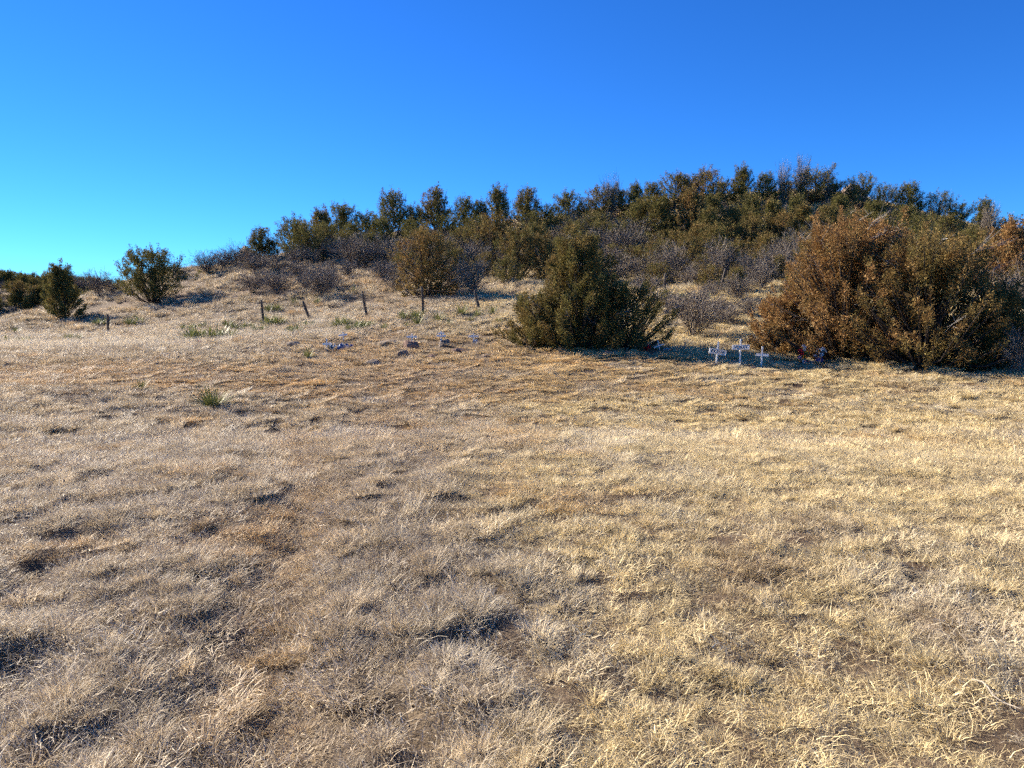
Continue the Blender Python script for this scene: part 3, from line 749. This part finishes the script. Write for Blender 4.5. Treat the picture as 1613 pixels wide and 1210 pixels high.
def shrub(px, base, hpx, wpx, label, group, name='bare_shrub'):
    p = at(px, base)
    if p is None: return
    i = int(rt_.integers(0, 5)); ww = [2.4, 3.0, 2.0, 2.6, 3.4][i]
    o = link(name, shrubs[i], None, (p.x, p.y, p.z - .03), (0, 0, rt_.uniform(0, 6.28)), (px_m(wpx, p.y) / ww, px_m(wpx, p.y) / ww, px_m(hpx, p.y) / 2.0 * 1.1))
    return tag(o, label, 'shrub', group)
shrub(1090, 531, 62, 96, 'pale leafless shrub between the big olive juniper and the crosses', 'shrubs at the foot of the hill')
shrub(1588, 560, 118, 90, 'tall silvery leafless shrub against the right edge', 'shrubs at the foot of the hill')
shrub(1600, 592, 70, 60, 'low tangled leafless shrub in shade in the lower right corner of the trees', 'shrubs at the foot of the hill')
shrub(505, 473, 48, 66, 'round grey leafless shrub standing above the second leaning fence post', 'shrubs above the fence')
SH = [(285, 436, 20, 44), (326, 432, 32, 52), (352, 424, 26, 50), (374, 420, 34, 56), (404, 432, 30, 62), (436, 430, 26, 50), (398, 462, 34, 62), (436, 466, 36, 66), (466, 420, 30, 40), (470, 440, 26, 50), (556, 424, 46, 78), (608, 420, 44, 80), (590, 404, 34, 70), (530, 412, 34, 50), (622, 462, 42, 52), (640, 410, 32, 60), (608, 444, 28, 40), (720, 462, 44, 50), (745, 468, 62, 64), (716, 410, 34, 70), (745, 420, 38, 60), (690, 398, 30, 60),
      (900, 384, 34, 60), (952, 404, 42, 74), (990, 408, 48, 80), (1022, 410, 34, 60), (966, 446, 40, 80), (1012, 446, 44, 84), (1000, 384, 32, 70), (1058, 446, 56, 66), (960, 425, 36, 60), (1134, 446, 62, 62), (1188, 446, 46, 72), (1230, 440, 52, 70), (1256, 428, 60, 76), (1090, 452, 36, 60), (1160, 420, 32, 60), (1040, 426, 36, 60), (1215, 415, 34, 54), (155, 468, 36, 50), (132, 462, 26, 40), (176, 462, 20, 40), (880, 400, 34, 60), (1270, 460, 48, 60), (1120, 470, 26, 44), (930, 392, 30, 50), (1550, 470, 50, 70), (1520, 450, 44, 60), (1610, 480, 60, 60), (1062, 502, 34, 70), (1124, 497, 30, 60), (1164, 474, 40, 60), (1150, 512, 30, 56), (1200, 458, 42, 60), (1045, 486, 30, 54), (1100, 484, 30, 60), (1020, 470, 36, 60), (1180, 500, 34, 50)]
for i, (px, b0, hp, wp) in enumerate(sorted(SH)):
    shrub(px, b0, hp, wp, f'{nth(i)} grey leafless bush from the left on the open hillside', 'grey bushes on the hillside')

for i, (px, b0, hp, wp) in enumerate([(962, 346, 62, 34), (1232, 324, 58, 26), (1262, 324, 66, 30), (1302, 326, 52, 24), (1555, 392, 60, 34)]):
    while at(px, b0) is None: b0 += 3
    shrub(px, b0, hp, wp, f'{ORD[i]} bare grey snag from the left standing among the skyline junipers', 'bare snags on the ridge', 'bare_snag')

# dark thicket filling the gully side and the shade between the ridge trees
thick = bpy.data.collections.new('thicket_shapes')
for i in range(5):
    o = bpy.data.objects.new('thicket_%03d' % i, shrubs[i]); thick.objects.link(o)
for i in range(5):
    o = bpy.data.objects.new('thicket_%03d' % (5 + i), protos[i * 2][0][1]); thick.objects.link(o)
n_ = 1300
x = rt_.uniform(-110, -42, n_); y = rt_.uniform(80, 132, n_)
scatter('far_woodland', 'dark wooded hillside far off beyond the gully at the left', put(x, y), np.where(rt_.random(n_) < .4, rt_.integers(0, 5, n_), rt_.integers(5, 10, n_)), np.stack([rt_.uniform(.25, .55, n_)] * 3, -1) * np.array([.9, .9, 1.0]), None, rt_, 'woodland', thick, .05)
n_ = 150
xs_, ys_, ss_ = [], [], []
for _ in range(n_):
    px = rt_.uniform(480, 1600); top = np.interp(px, [480, 640, 800, 950, 1100, 1300, 1450, 1600], [396, 372, 358, 338, 316, 312, 345, 400])
    p = at(px, top + rt_.uniform(2, 70) ** 1.0)
    if p is None or p.y > 110: continue
    xs_.append(p.x); ys_.append(p.y); ss_.append(rt_.uniform(.45, .85))
scatter('hillside_brush', 'low tangled grey brush between the junipers on the upper slope', put(np.array(xs_), np.array(ys_)), rt_.integers(0, 5, len(xs_)), np.array(ss_), None, rt_, 'brush', thick, .05)

# ------------------------------------------------------------------ yuccas
def yucca_mesh(seed, n=70, L=.5, heads=1, spread=.2, wid=.014):
    rng = np.random.default_rng(seed); vs_, fs_, mi, k = [], [], [], 0
    for h in range(heads):
        c = np.array([0, 0, 0.]) if h == 0 else np.append(rng.uniform(-spread, spread, 2), 0)
        for i in range(n):
            deadl = i > n * .88
            el = rng.uniform(.05, .45) if deadl else math.asin(rng.uniform(.25, 1))
            a = rng.uniform(0, 6.28); d = np.array([math.cos(a) * math.cos(el), math.sin(a) * math.cos(el), math.sin(el)]); s = np.array([-math.sin(a), math.cos(a), 0])
            l_ = L * rng.uniform(.65, 1.1); up = np.cross(d, s) * -1; sag = np.array([0, 0, -1]) * l_ * rng.uniform(0, .22) * (1 - math.sin(el))
            w = wid * rng.uniform(.8, 1.3)
            p = [c + d * .03 + np.array([0, 0, .0]), c + d * l_ * .5 + sag * .25, c + d * l_ + sag]
            q = [p[0] - s * w * .6, p[0] + s * w * .6, p[1] - s * w * .5, p[1] + s * w * .5, p[2] - s * .0012, p[2] + s * .0012]
            vs_ += q; fs_ += [(k, k + 1, k + 3, k + 2), (k + 2, k + 3, k + 5, k + 4)]; mi += [int(deadl)] * 2; k += 6
    return mesh_np('yucca', np.array(vs_), np.array(fs_), [M_yucca, M_yuccad], False, mi)
ym = [yucca_mesh(400 + i, 80, .5, 1, .1, .022) for i in range(3)]; yc = [yucca_mesh(410 + i, 60, .5, 6, .5, .026) for i in range(2)]
def yucca(px, base, hpx, label, mesh, group=None, wide=1.0, name='yucca'):
    p = at(px, base); s = px_m(hpx, p.y) / .38
    o = link(name, mesh, None, (p.x, p.y, p.z), (0, 0, rt_.uniform(0, 6.28)), (s * wide, s * wide, s))
    return tag(o, label, 'yucca', group)
yucca(338, 647, 36, 'largest spiky green yucca standing in the foreground grass', yucca_mesh(420, 95, .5, 2, .12, .013), wide=1.05)
yucca(222, 618, 20, 'small spiky yucca left of the large foreground one', ym[0])
yucca(485, 565, 17, 'small upright yucca in front of the blue flower heap', ym[1])
yucca(347, 536, 20, 'wide dark green yucca clump behind the red flower', yc[0], wide=1.5, name='yucca_clump')
YU = [(10, 543, 14), (122, 538, 10), (25, 525, 8), (30, 541, 9), (205, 512, 10), (212, 505, 9), (300, 521, 9), (322, 517, 9), (358, 516, 12), (384, 520, 10), (437, 514, 14), (457, 524, 10), (464, 481, 11), (430, 492, 11), (500, 480, 10), (478, 515, 8), (527, 518, 10), (545, 515, 13), (562, 521, 9), (558, 463, 13), (605, 520, 10), (650, 503, 12), (658, 514, 16), (640, 516, 8), (692, 508, 15), (708, 514, 10), (728, 498, 16), (752, 500, 12), (742, 507, 9), (775, 497, 13), (575, 516, 10), (1076, 475, 14), (1245, 470, 18), (1115, 472, 9), (1052, 468, 10), (935, 455, 10), (785, 510, 9), (410, 522, 8), (155, 512, 9)]
for i, (px, b0, hp) in enumerate(sorted(YU)):
    yucca(px, b0, hp * 1.15, f'{nth(i)} small green yucca from the left on the slope near the fence', (ym + yc)[int(rt_.integers(0, 5))], 'yuccas scattered over the slope', rt_.uniform(.9, 1.3))

# ------------------------------------------------------------------ wire fence
fp = [(171, 527, 495, 0), (415, 509, 473, -.06), (488, 504, 475, -.34), (578, 500, 459, -.16), (667, 494, 452, -.06), (754, 487, 457, -.20)]
fp2 = [(1046, 462, 432, .04), (1134, 462, 424, .20)]
p0 = at(415, 509)
fence = tag(link('wire_fence', None, None, p0), 'old wire fence of dark leaning wooden posts across the foot of the hill', 'fence')
rr = np.random.default_rng(61)
tops = []
for px, b0, tp, lean in fp + fp2:
    p = at(px, b0); h = px_m(b0 - tp, p.y) / math.cos(lean); mb = MB()
    zz = np.array([-.4, 0, .3, .55, .8, 1.0]) * np.array([1, h, h, h, h, h]); wob = rr.normal(0, .012, (6, 2))
    # tilt: positive leans right
    pts = np.stack([np.maximum(zz, -.4) * math.sin(lean) + wob[:, 0], rr.normal(0, .02) * zz + wob[:, 1], zz * math.cos(lean)], -1)
    mb.tube(pts, np.array([.075, .074, .07, .068, .066, .055]) * rr.uniform(.85, 1.1), 7)
    link('post', mb.build('post', [M_post]), fence, Vector(p) - p0)
    tops.append([np.array(Vector(p) - p0) + pts[1] + (pts[5] - pts[1]) * f_ + np.array([0, -.075, 0]) for f_ in (.40, .66, .90)])
for a_, b_ in zip(range(5), range(1, 6)):
    for k_ in range(3):
        if a_ == 0 and k_ == 1: continue
        A, B = tops[a_][k_], tops[b_][k_]; t = np.linspace(0, 1, 9)[:, None]
        pts = A + (B - A) * t; pts[:, 2] -= (np.sin(np.pi * t[:, 0]) * rr.uniform(.02, .12))
        pts = np.vstack([pts]); mb = MB(); mb.tube(pts, .006, 4, False)
        for q in np.linspace(0, 1, max(3, int(np.linalg.norm(B - A) / .5))):
            c = np.array([np.interp(q, t[:, 0], pts[:, j]) for j in range(3)]); mb.tube([c + np.array([0, -.012, -.012]), c + np.array([0, .012, .012])], .002, 3, False)
        link('wire', mb.build('wire', [M_wire]), fence)

# ------------------------------------------------------------------ rocks
def rock_mesh(seed, size, mat, sub=3):
    rng = np.random.default_rng(seed); bm = bmesh.new(); bmesh.ops.create_icosphere(bm, subdivisions=sub, radius=.5)
    pl = [(unit(rng.normal(0, 1, 3)), rng.uniform(.26, .44)) for _ in range(9)]
    ph = rng.uniform(0, 6, 6)
    for v in bm.verts:
        c = np.array(v.co)
        for nrm, d in pl:
            e = c @ nrm - d
            if e > 0: c = c - nrm * e * .88
        c = c * (1 + .05 * math.sin(9 * c[0] + ph[0]) * math.sin(8 * c[1] + ph[1]) + .03 * math.sin(21 * c[2] + ph[2] + 14 * c[0]))
        v.co = Vector(c * np.array(size) * 1.25)
    me = bpy.data.meshes.new('rock'); bm.to_mesh(me); bm.free(); me.materials.append(mat)
    me.polygons.foreach_set('use_smooth', np.full(len(me.polygons), False))
    return me
def rock(px, base, wpx, hpx, label, mat, seed, name='rock', group='rocks among the graves', depth=.8):
    p = at(px, base); w, h = px_m(wpx, p.y), px_m(hpx, p.y)
    o = link(name, rock_mesh(seed, (w, w * depth, h * 1.7), mat), None, (p.x, p.y + w * depth * .4, p.z + h * .25), (0, 0, rt_.uniform(-.4, .4)))
    return tag(o, label, 'rock', group)
rock(646, 551, 24, 12, 'rounded brown boulder in front of the middle small cross', M_rock_brown, 1)
rock(701, 547, 18, 11, 'dark boulder leaning against the double-barred cross', M_rock_grey, 2)
rock(724, 557, 24, 7, 'flat brown rock lying right of the double-barred cross', M_rock_brown, 3)
rock(606, 545, 34, 8, 'long dark mound-like rock left of the brown boulder', M_rock_grey, 4)
rock(634, 563, 15, 9, 'left rock of the three huddled in front of the boulder', M_rock_grey, 5)
rock(647, 560, 11, 6, 'brown rock at the back of the three huddled together', M_rock_brown, 6)
rock(648, 568, 15, 7, 'pale grey rock at the front of the three huddled together', M_rock_grey, 7)
rock(461, 547, 22, 7, 'dark flat rock at the left end of the graves', M_rock_grey, 8)
rock(587, 577, 20, 8, 'low grey rock half sunk in grass nearest the camera', M_rock_grey, 9)
rock(765, 563, 14, 4, 'small flat rock right of the row of crosses', M_rock_tan, 10)
rock(679, 564, 16, 5, 'low brown stone between the huddled rocks and the flat rock', M_rock_brown, 11)
rock(958, 562, 20, 7, 'pale stone in shade under the edge of the big olive juniper', M_rock_grey, 12)
rock(972, 558, 14, 5, 'smaller pale stone right beside the one under the juniper', M_rock_grey, 13)
rock(1155, 580, 13, 4, 'pale stone at the foot of the tallest lettered cross', M_rock_tan, 14)
rock(1125, 577, 9, 4, 'white stone at the foot of the shorter lettered cross', M_rock_tan, 15)
rock(1186, 583, 12, 5, 'grey stone left of the plain cross foot', M_rock_grey, 16)
for i, (px, b0, w_, h_) in enumerate([(1348, 318, 34, 22), (1326, 318, 16, 12), (384, 392, 22, 22), (398, 398, 18, 14), (1190, 338, 26, 8)]):
    while at(px, b0) is None: b0 += 3
    rock(px, b0, w_, h_, ['tan boulder outcrop showing among the right-hand skyline junipers', 'smaller boulder beside the tan outcrop on the ridge', 'upper boulder of the outcrop at the left end of the ridge trees', 'lower boulder of the outcrop at the left end of the ridge trees', 'thin ledge of rock in the shade below the ridge top'][i], M_rock_tan, 30 + i, 'boulder', 'boulders on the ridge')

# ------------------------------------------------------------------ crosses
def cross(px, base, top, bars, label, th=.045, lean=0, yaw=0, text=None, group='white wooden grave crosses', pointed=False):
    """bars: list of (pixel height of the bar centre, width px, height px, tilt)"""
    p = at(px, base); h = px_m(base - top, p.y)
    root = tag(link('grave_cross', None, None, p, (0, lean, yaw)), label, 'cross', group)
    up = link('upright', bevel_box('upright', (th, .028, h + .25), M_white, .004, 2, .003, int(px)), root, (0, 0, h / 2 - .125))
    for (cy, wp, hp, tl) in bars:
        z = px_m(base - cy, p.y); w, bh = px_m(wp, p.y), px_m(hp, p.y)
        bar = link('crossbar', bevel_box('crossbar', (w, .022, bh), M_white, .004, 2, .003, int(px) + 7), root, (0, -.0275, z), (0, tl, 0))
        if text:
            cu = bpy.data.curves.new('lettering', 'FONT'); cu.body = text; cu.align_x = 'CENTER'; cu.align_y = 'CENTER'; cu.size = bh * .92; cu.extrude = .0015; cu.offset = .0015
            tmp = bpy.data.objects.new('lettering', cu); C.objects.link(tmp)
            bpy.context.view_layer.update()
            me = bpy.data.meshes.new_from_object(tmp.evaluated_get(bpy.context.evaluated_depsgraph_get()))
            wx = max(v.co.x for v in me.vertices) - min(v.co.x for v in me.vertices)
            bpy.data.objects.remove(tmp)
            me.materials.clear(); me.materials.append(M_ink)
            s = w * .78 / wx
            link('lettering', me, bar, (0, -.0135, 0), (R(90), 0, 0), (s, 1.0, 1))
    return root
cross(1128, 575, 538, [(554.5, 28, 8.2, .09)], 'white cross with a lettered board, left of the three standing in the shade', .042, .07, .05, 'ROSIE')
cross(1165, 578, 534, [(547, 27.5, 7.4, -.02)], 'tallest white cross, its lettered board highest of the three in the shade', .042, .01, 0, 'VIOLET')
cross(1199, 580, 546, [(559.5, 20, 4.2, .02)], 'plain white cross with a narrow blank bar beside the rusty juniper', .042, .02, -.1)
cross(515, 552, 533, [(542, 13, 3.2, .0)], 'greyish white cross at the left end, pale flowers at its foot', .045, 0, .1)
cross(541, 538, 523, [(528, 14, 3.0, -.12)], 'small white cross right behind the blue flower heap', .036, -.03, 0)
cross(649, 540, 525, [(530.5, 16, 3.4, .0)], 'small white cross standing just behind the rounded brown boulder', .045, 0, 0)
cross(695, 547, 522, [(525.5, 10, 2.6, 0), (529.5, 15, 2.8, 0)], 'white cross with two bars behind the dark boulder', .045, 0, 0)
cross(746, 541, 525, [(530, 16, 3.2, .0)], 'white cross at the right end of the far row, flowers at its foot', .045, 0, 0)
cross(1039, 552, 536, [(544.5, 18, 2.4, -.1)], 'leaning thin white cross in the shade under the big olive juniper', .04, -.22, .2)

# ------------------------------------------------------------------ artificial flowers
def flower_mesh(name, mat_list, heads, seed, size=.05):
    """heads: list of (x,y,z,slot,scale); each head a whorl of cupped petals"""
    rng = np.random.default_rng(seed); V, Fc, mi, k = [], [], [], 0
    for (x_, y_, z_, slot, sc) in heads:
        ax = unit(np.array([rng.normal(0, .5), -.8 + rng.normal(0, .3), .7])); u1 = unit(np.cross(ax, [.2, .1, .97])); u2 = np.cross(ax, u1)
        for ring, (tilt, n_p) in enumerate(((.9, 7), (.45, 6))):
            for j in range(n_p):
                a = 2 * np.pi * j / n_p + ring * .4; o_ = u1 * math.cos(a) + u2 * math.sin(a); s_ = -u1 * math.sin(a) + u2 * math.cos(a)
                d = unit(o_ * math.sin(tilt + .3) + ax * math.cos(tilt + .3)); L_ = size * sc * (1 - .25 * ring); w_ = L_ * .42
                c0 = np.array([x_, y_, z_])
                q = [c0, c0 + d * L_ * .55 + s_ * w_, c0 + d * L_, c0 + d * L_ * .55 - s_ * w_]
                V += q; Fc.append((k, k + 1, k + 2, k + 3)); mi.append(slot); k += 4
    return mesh_np(name, np.array(V), np.array(Fc), mat_list, False, mi)
def stem_mesh(heads, foot=(0, 0, 0)):
    mb = MB(); f = np.array(foot)
    for (x_, y_, z_, s_, c_) in heads:
        e = np.array([x_, y_, z_]); mb.tube([f, (f + e) / 2 + np.array([0, 0, .03]), e], [.004, .003, .003], 4, False)
        for t_ in (.4, .7):
            c = f + (e - f) * t_; mb.add([c, c + np.array([.03, -.01, .03]), c + np.array([.07, 0, .03]), c + np.array([.035, .01, .01])], [(0, 1, 2, 3)])
    return mb.build('stems', [M_green], False)
def vessel(name, prof, mat):
    a = np.linspace(0, 2 * np.pi, 16, endpoint=False); v = []; f = []
    for r_, z_ in prof: v += [(r_ * math.cos(t_), r_ * math.sin(t_), z_) for t_ in a]
    for i in range(len(prof) - 1):
        for j in range(16): k_ = (j + 1) % 16; f.append((i * 16 + j, i * 16 + k_, i * 16 + 16 + k_, i * 16 + 16 + j))
    return mesh_np(name, np.array(v), np.array(f), [mat], True)
def bouquet(px, base, heads, mats_, label, seed, vase=None, name='flower_bouquet', size=.062, foot=(0, 0, 0)):
    p = at(px, base); r = tag(link(name, None, None, (p.x, p.y, p.z - .01)), label, 'flowers', 'artificial flowers on the graves')
    link('blossoms', flower_mesh('blossoms', mats_, heads, seed, size), r); link('stems', stem_mesh(heads, foot), r)
    if vase: link('vase', vessel('vase', *vase), r)
    return r
fr = np.random.default_rng(91)
bouquet(1267, 573, [(-.04, 0, .50, 0, 1.5), (-.03, -.02, .44, 0, 1.2), (.06, -.02, .40, 1, 1.8), (.03, -.05, .36, 2, 1.3), (-.13, 0, .36, 3, 1.7), (-.12, -.03, .29, 3, 1.5), (-.09, 0, .24, 3, 1.2), (-.06, -.05, .20, 2, 1.5), (-.02, -.06, .21, 1, 1.3), (-.16, -.04, .19, 4, 1.2), (-.10, -.04, .18, 4, 1.1), (.06, -.12, .05, 4, 1.5), (.12, -.12, .06, 4, 1.4), (.17, -.1, .05, 0, 1.3), (-.01, -.12, .05, 4, 1.3)],
        [M_pwhite, M_orange, M_yel, M_red, M_pink], 'white, orange and red flowers in a pale blue vase before the rusty juniper', 1, ([(.0, .005), (.05, .006), (.065, .05), (.05, .12), (.035, .16), (.045, .18), (.03, .17)], M_vase), foot=(0, 0, .15))
h2 = [(fr.normal(0, .08), fr.uniform(-.1, .05), fr.uniform(.24, .48), 0, fr.uniform(.7, 1.3)) for _ in range(16)] + [(-.10, -.08, .24, 0, 1.2), (-.02, -.09, .27, 0, 1.5), (.0, -.1, .30, 0, 1.6)]
bouquet(1290, 575, h2, [M_pwhite], 'white flowers in a round dark blue pot beside the colourful vase', 2, ([(.0, .005), (.08, .006), (.125, .07), (.125, .15), (.10, .21), (.11, .23), (.08, .22)], M_pot), foot=(0, 0, .2))
bouquet(1018, 555, [(fr.normal(0, .05), fr.normal(-.02, .03), fr.uniform(.06, .18), 0, fr.uniform(.8, 1.4)) for _ in range(12)], [M_red], 'red flowers left of the leaning thin cross in the shade', 3)
bouquet(316, 543, [(fr.normal(0, .04), fr.normal(0, .03), fr.uniform(.06, .13), 0, fr.uniform(1, 1.5)) for _ in range(6)], [M_red], 'tiny red flower bunch alone in the grass by the dark yucca clump', 4)
bouquet(541, 552, [(fr.normal(0, .15), fr.normal(-.02, .06), fr.uniform(.04, .20), int(fr.random() < .3), fr.uniform(.8, 1.5)) for _ in range(46)], [M_blue, M_pwhite], 'heap of blue and white flowers in front of the small left cross', 5)
bouquet(520, 551, [(fr.normal(0, .13), fr.normal(-.03, .05), fr.uniform(.03, .24), 0, fr.uniform(.6, 1.2)) for _ in range(26)], [M_pwhite], 'pale weathered flowers around the greyish left-end cross', 6)
bouquet(750, 541, [(fr.normal(0, .05), fr.normal(-.06, .03), fr.uniform(.03, .12), int(fr.random() < .3), fr.uniform(.6, 1.1)) for _ in range(10)], [M_pwhite, M_blue], 'few pale flowers at the foot of the right-end far cross', 7)
bouquet(1048, 553, [(fr.normal(0, .09), fr.normal(-.02, .03), fr.uniform(.03, .07), 0, fr.uniform(.6, 1.0)) for _ in range(9)], [M_pwhite], 'scattered white flowers at the foot of the leaning thin cross', 8)

# ------------------------------------------------------------------ sticks
p = at(1075, 553); mb = MB(); mb.tube([(-.02, 0, -.1), (.05, .02, .14), (.13, .03, .32)], [.022, .02, .017], 5)
tag(link('leaning_stake', mb.build('leaning_stake', [M_stick]), None, p), 'short grey stake leaning in the shade right of the thin cross', 'stake')
a_, b_ = at(1530, 1096), at(1606, 1146); mb = MB(); t = np.linspace(0, 1, 7)[:, None]; pts = np.array(a_) + (np.array(b_) - np.array(a_)) * t - np.array(a_)
pts[:, 2] += .028 + .01 * np.sin(t[:, 0] * 7); pts[:, 0] += .01 * np.sin(t[:, 0] * 9); mb.tube(pts, np.linspace(.0042, .002, 7), 6); mb.tube([pts[3], pts[3] + np.array([.10, .03, .02])], [.002, .001], 4)
tag(link('fallen_stick', mb.build('fallen_stick', [M_stick]), None, a_), 'pale bleached stick lying in the grass at the lower right', 'stick')
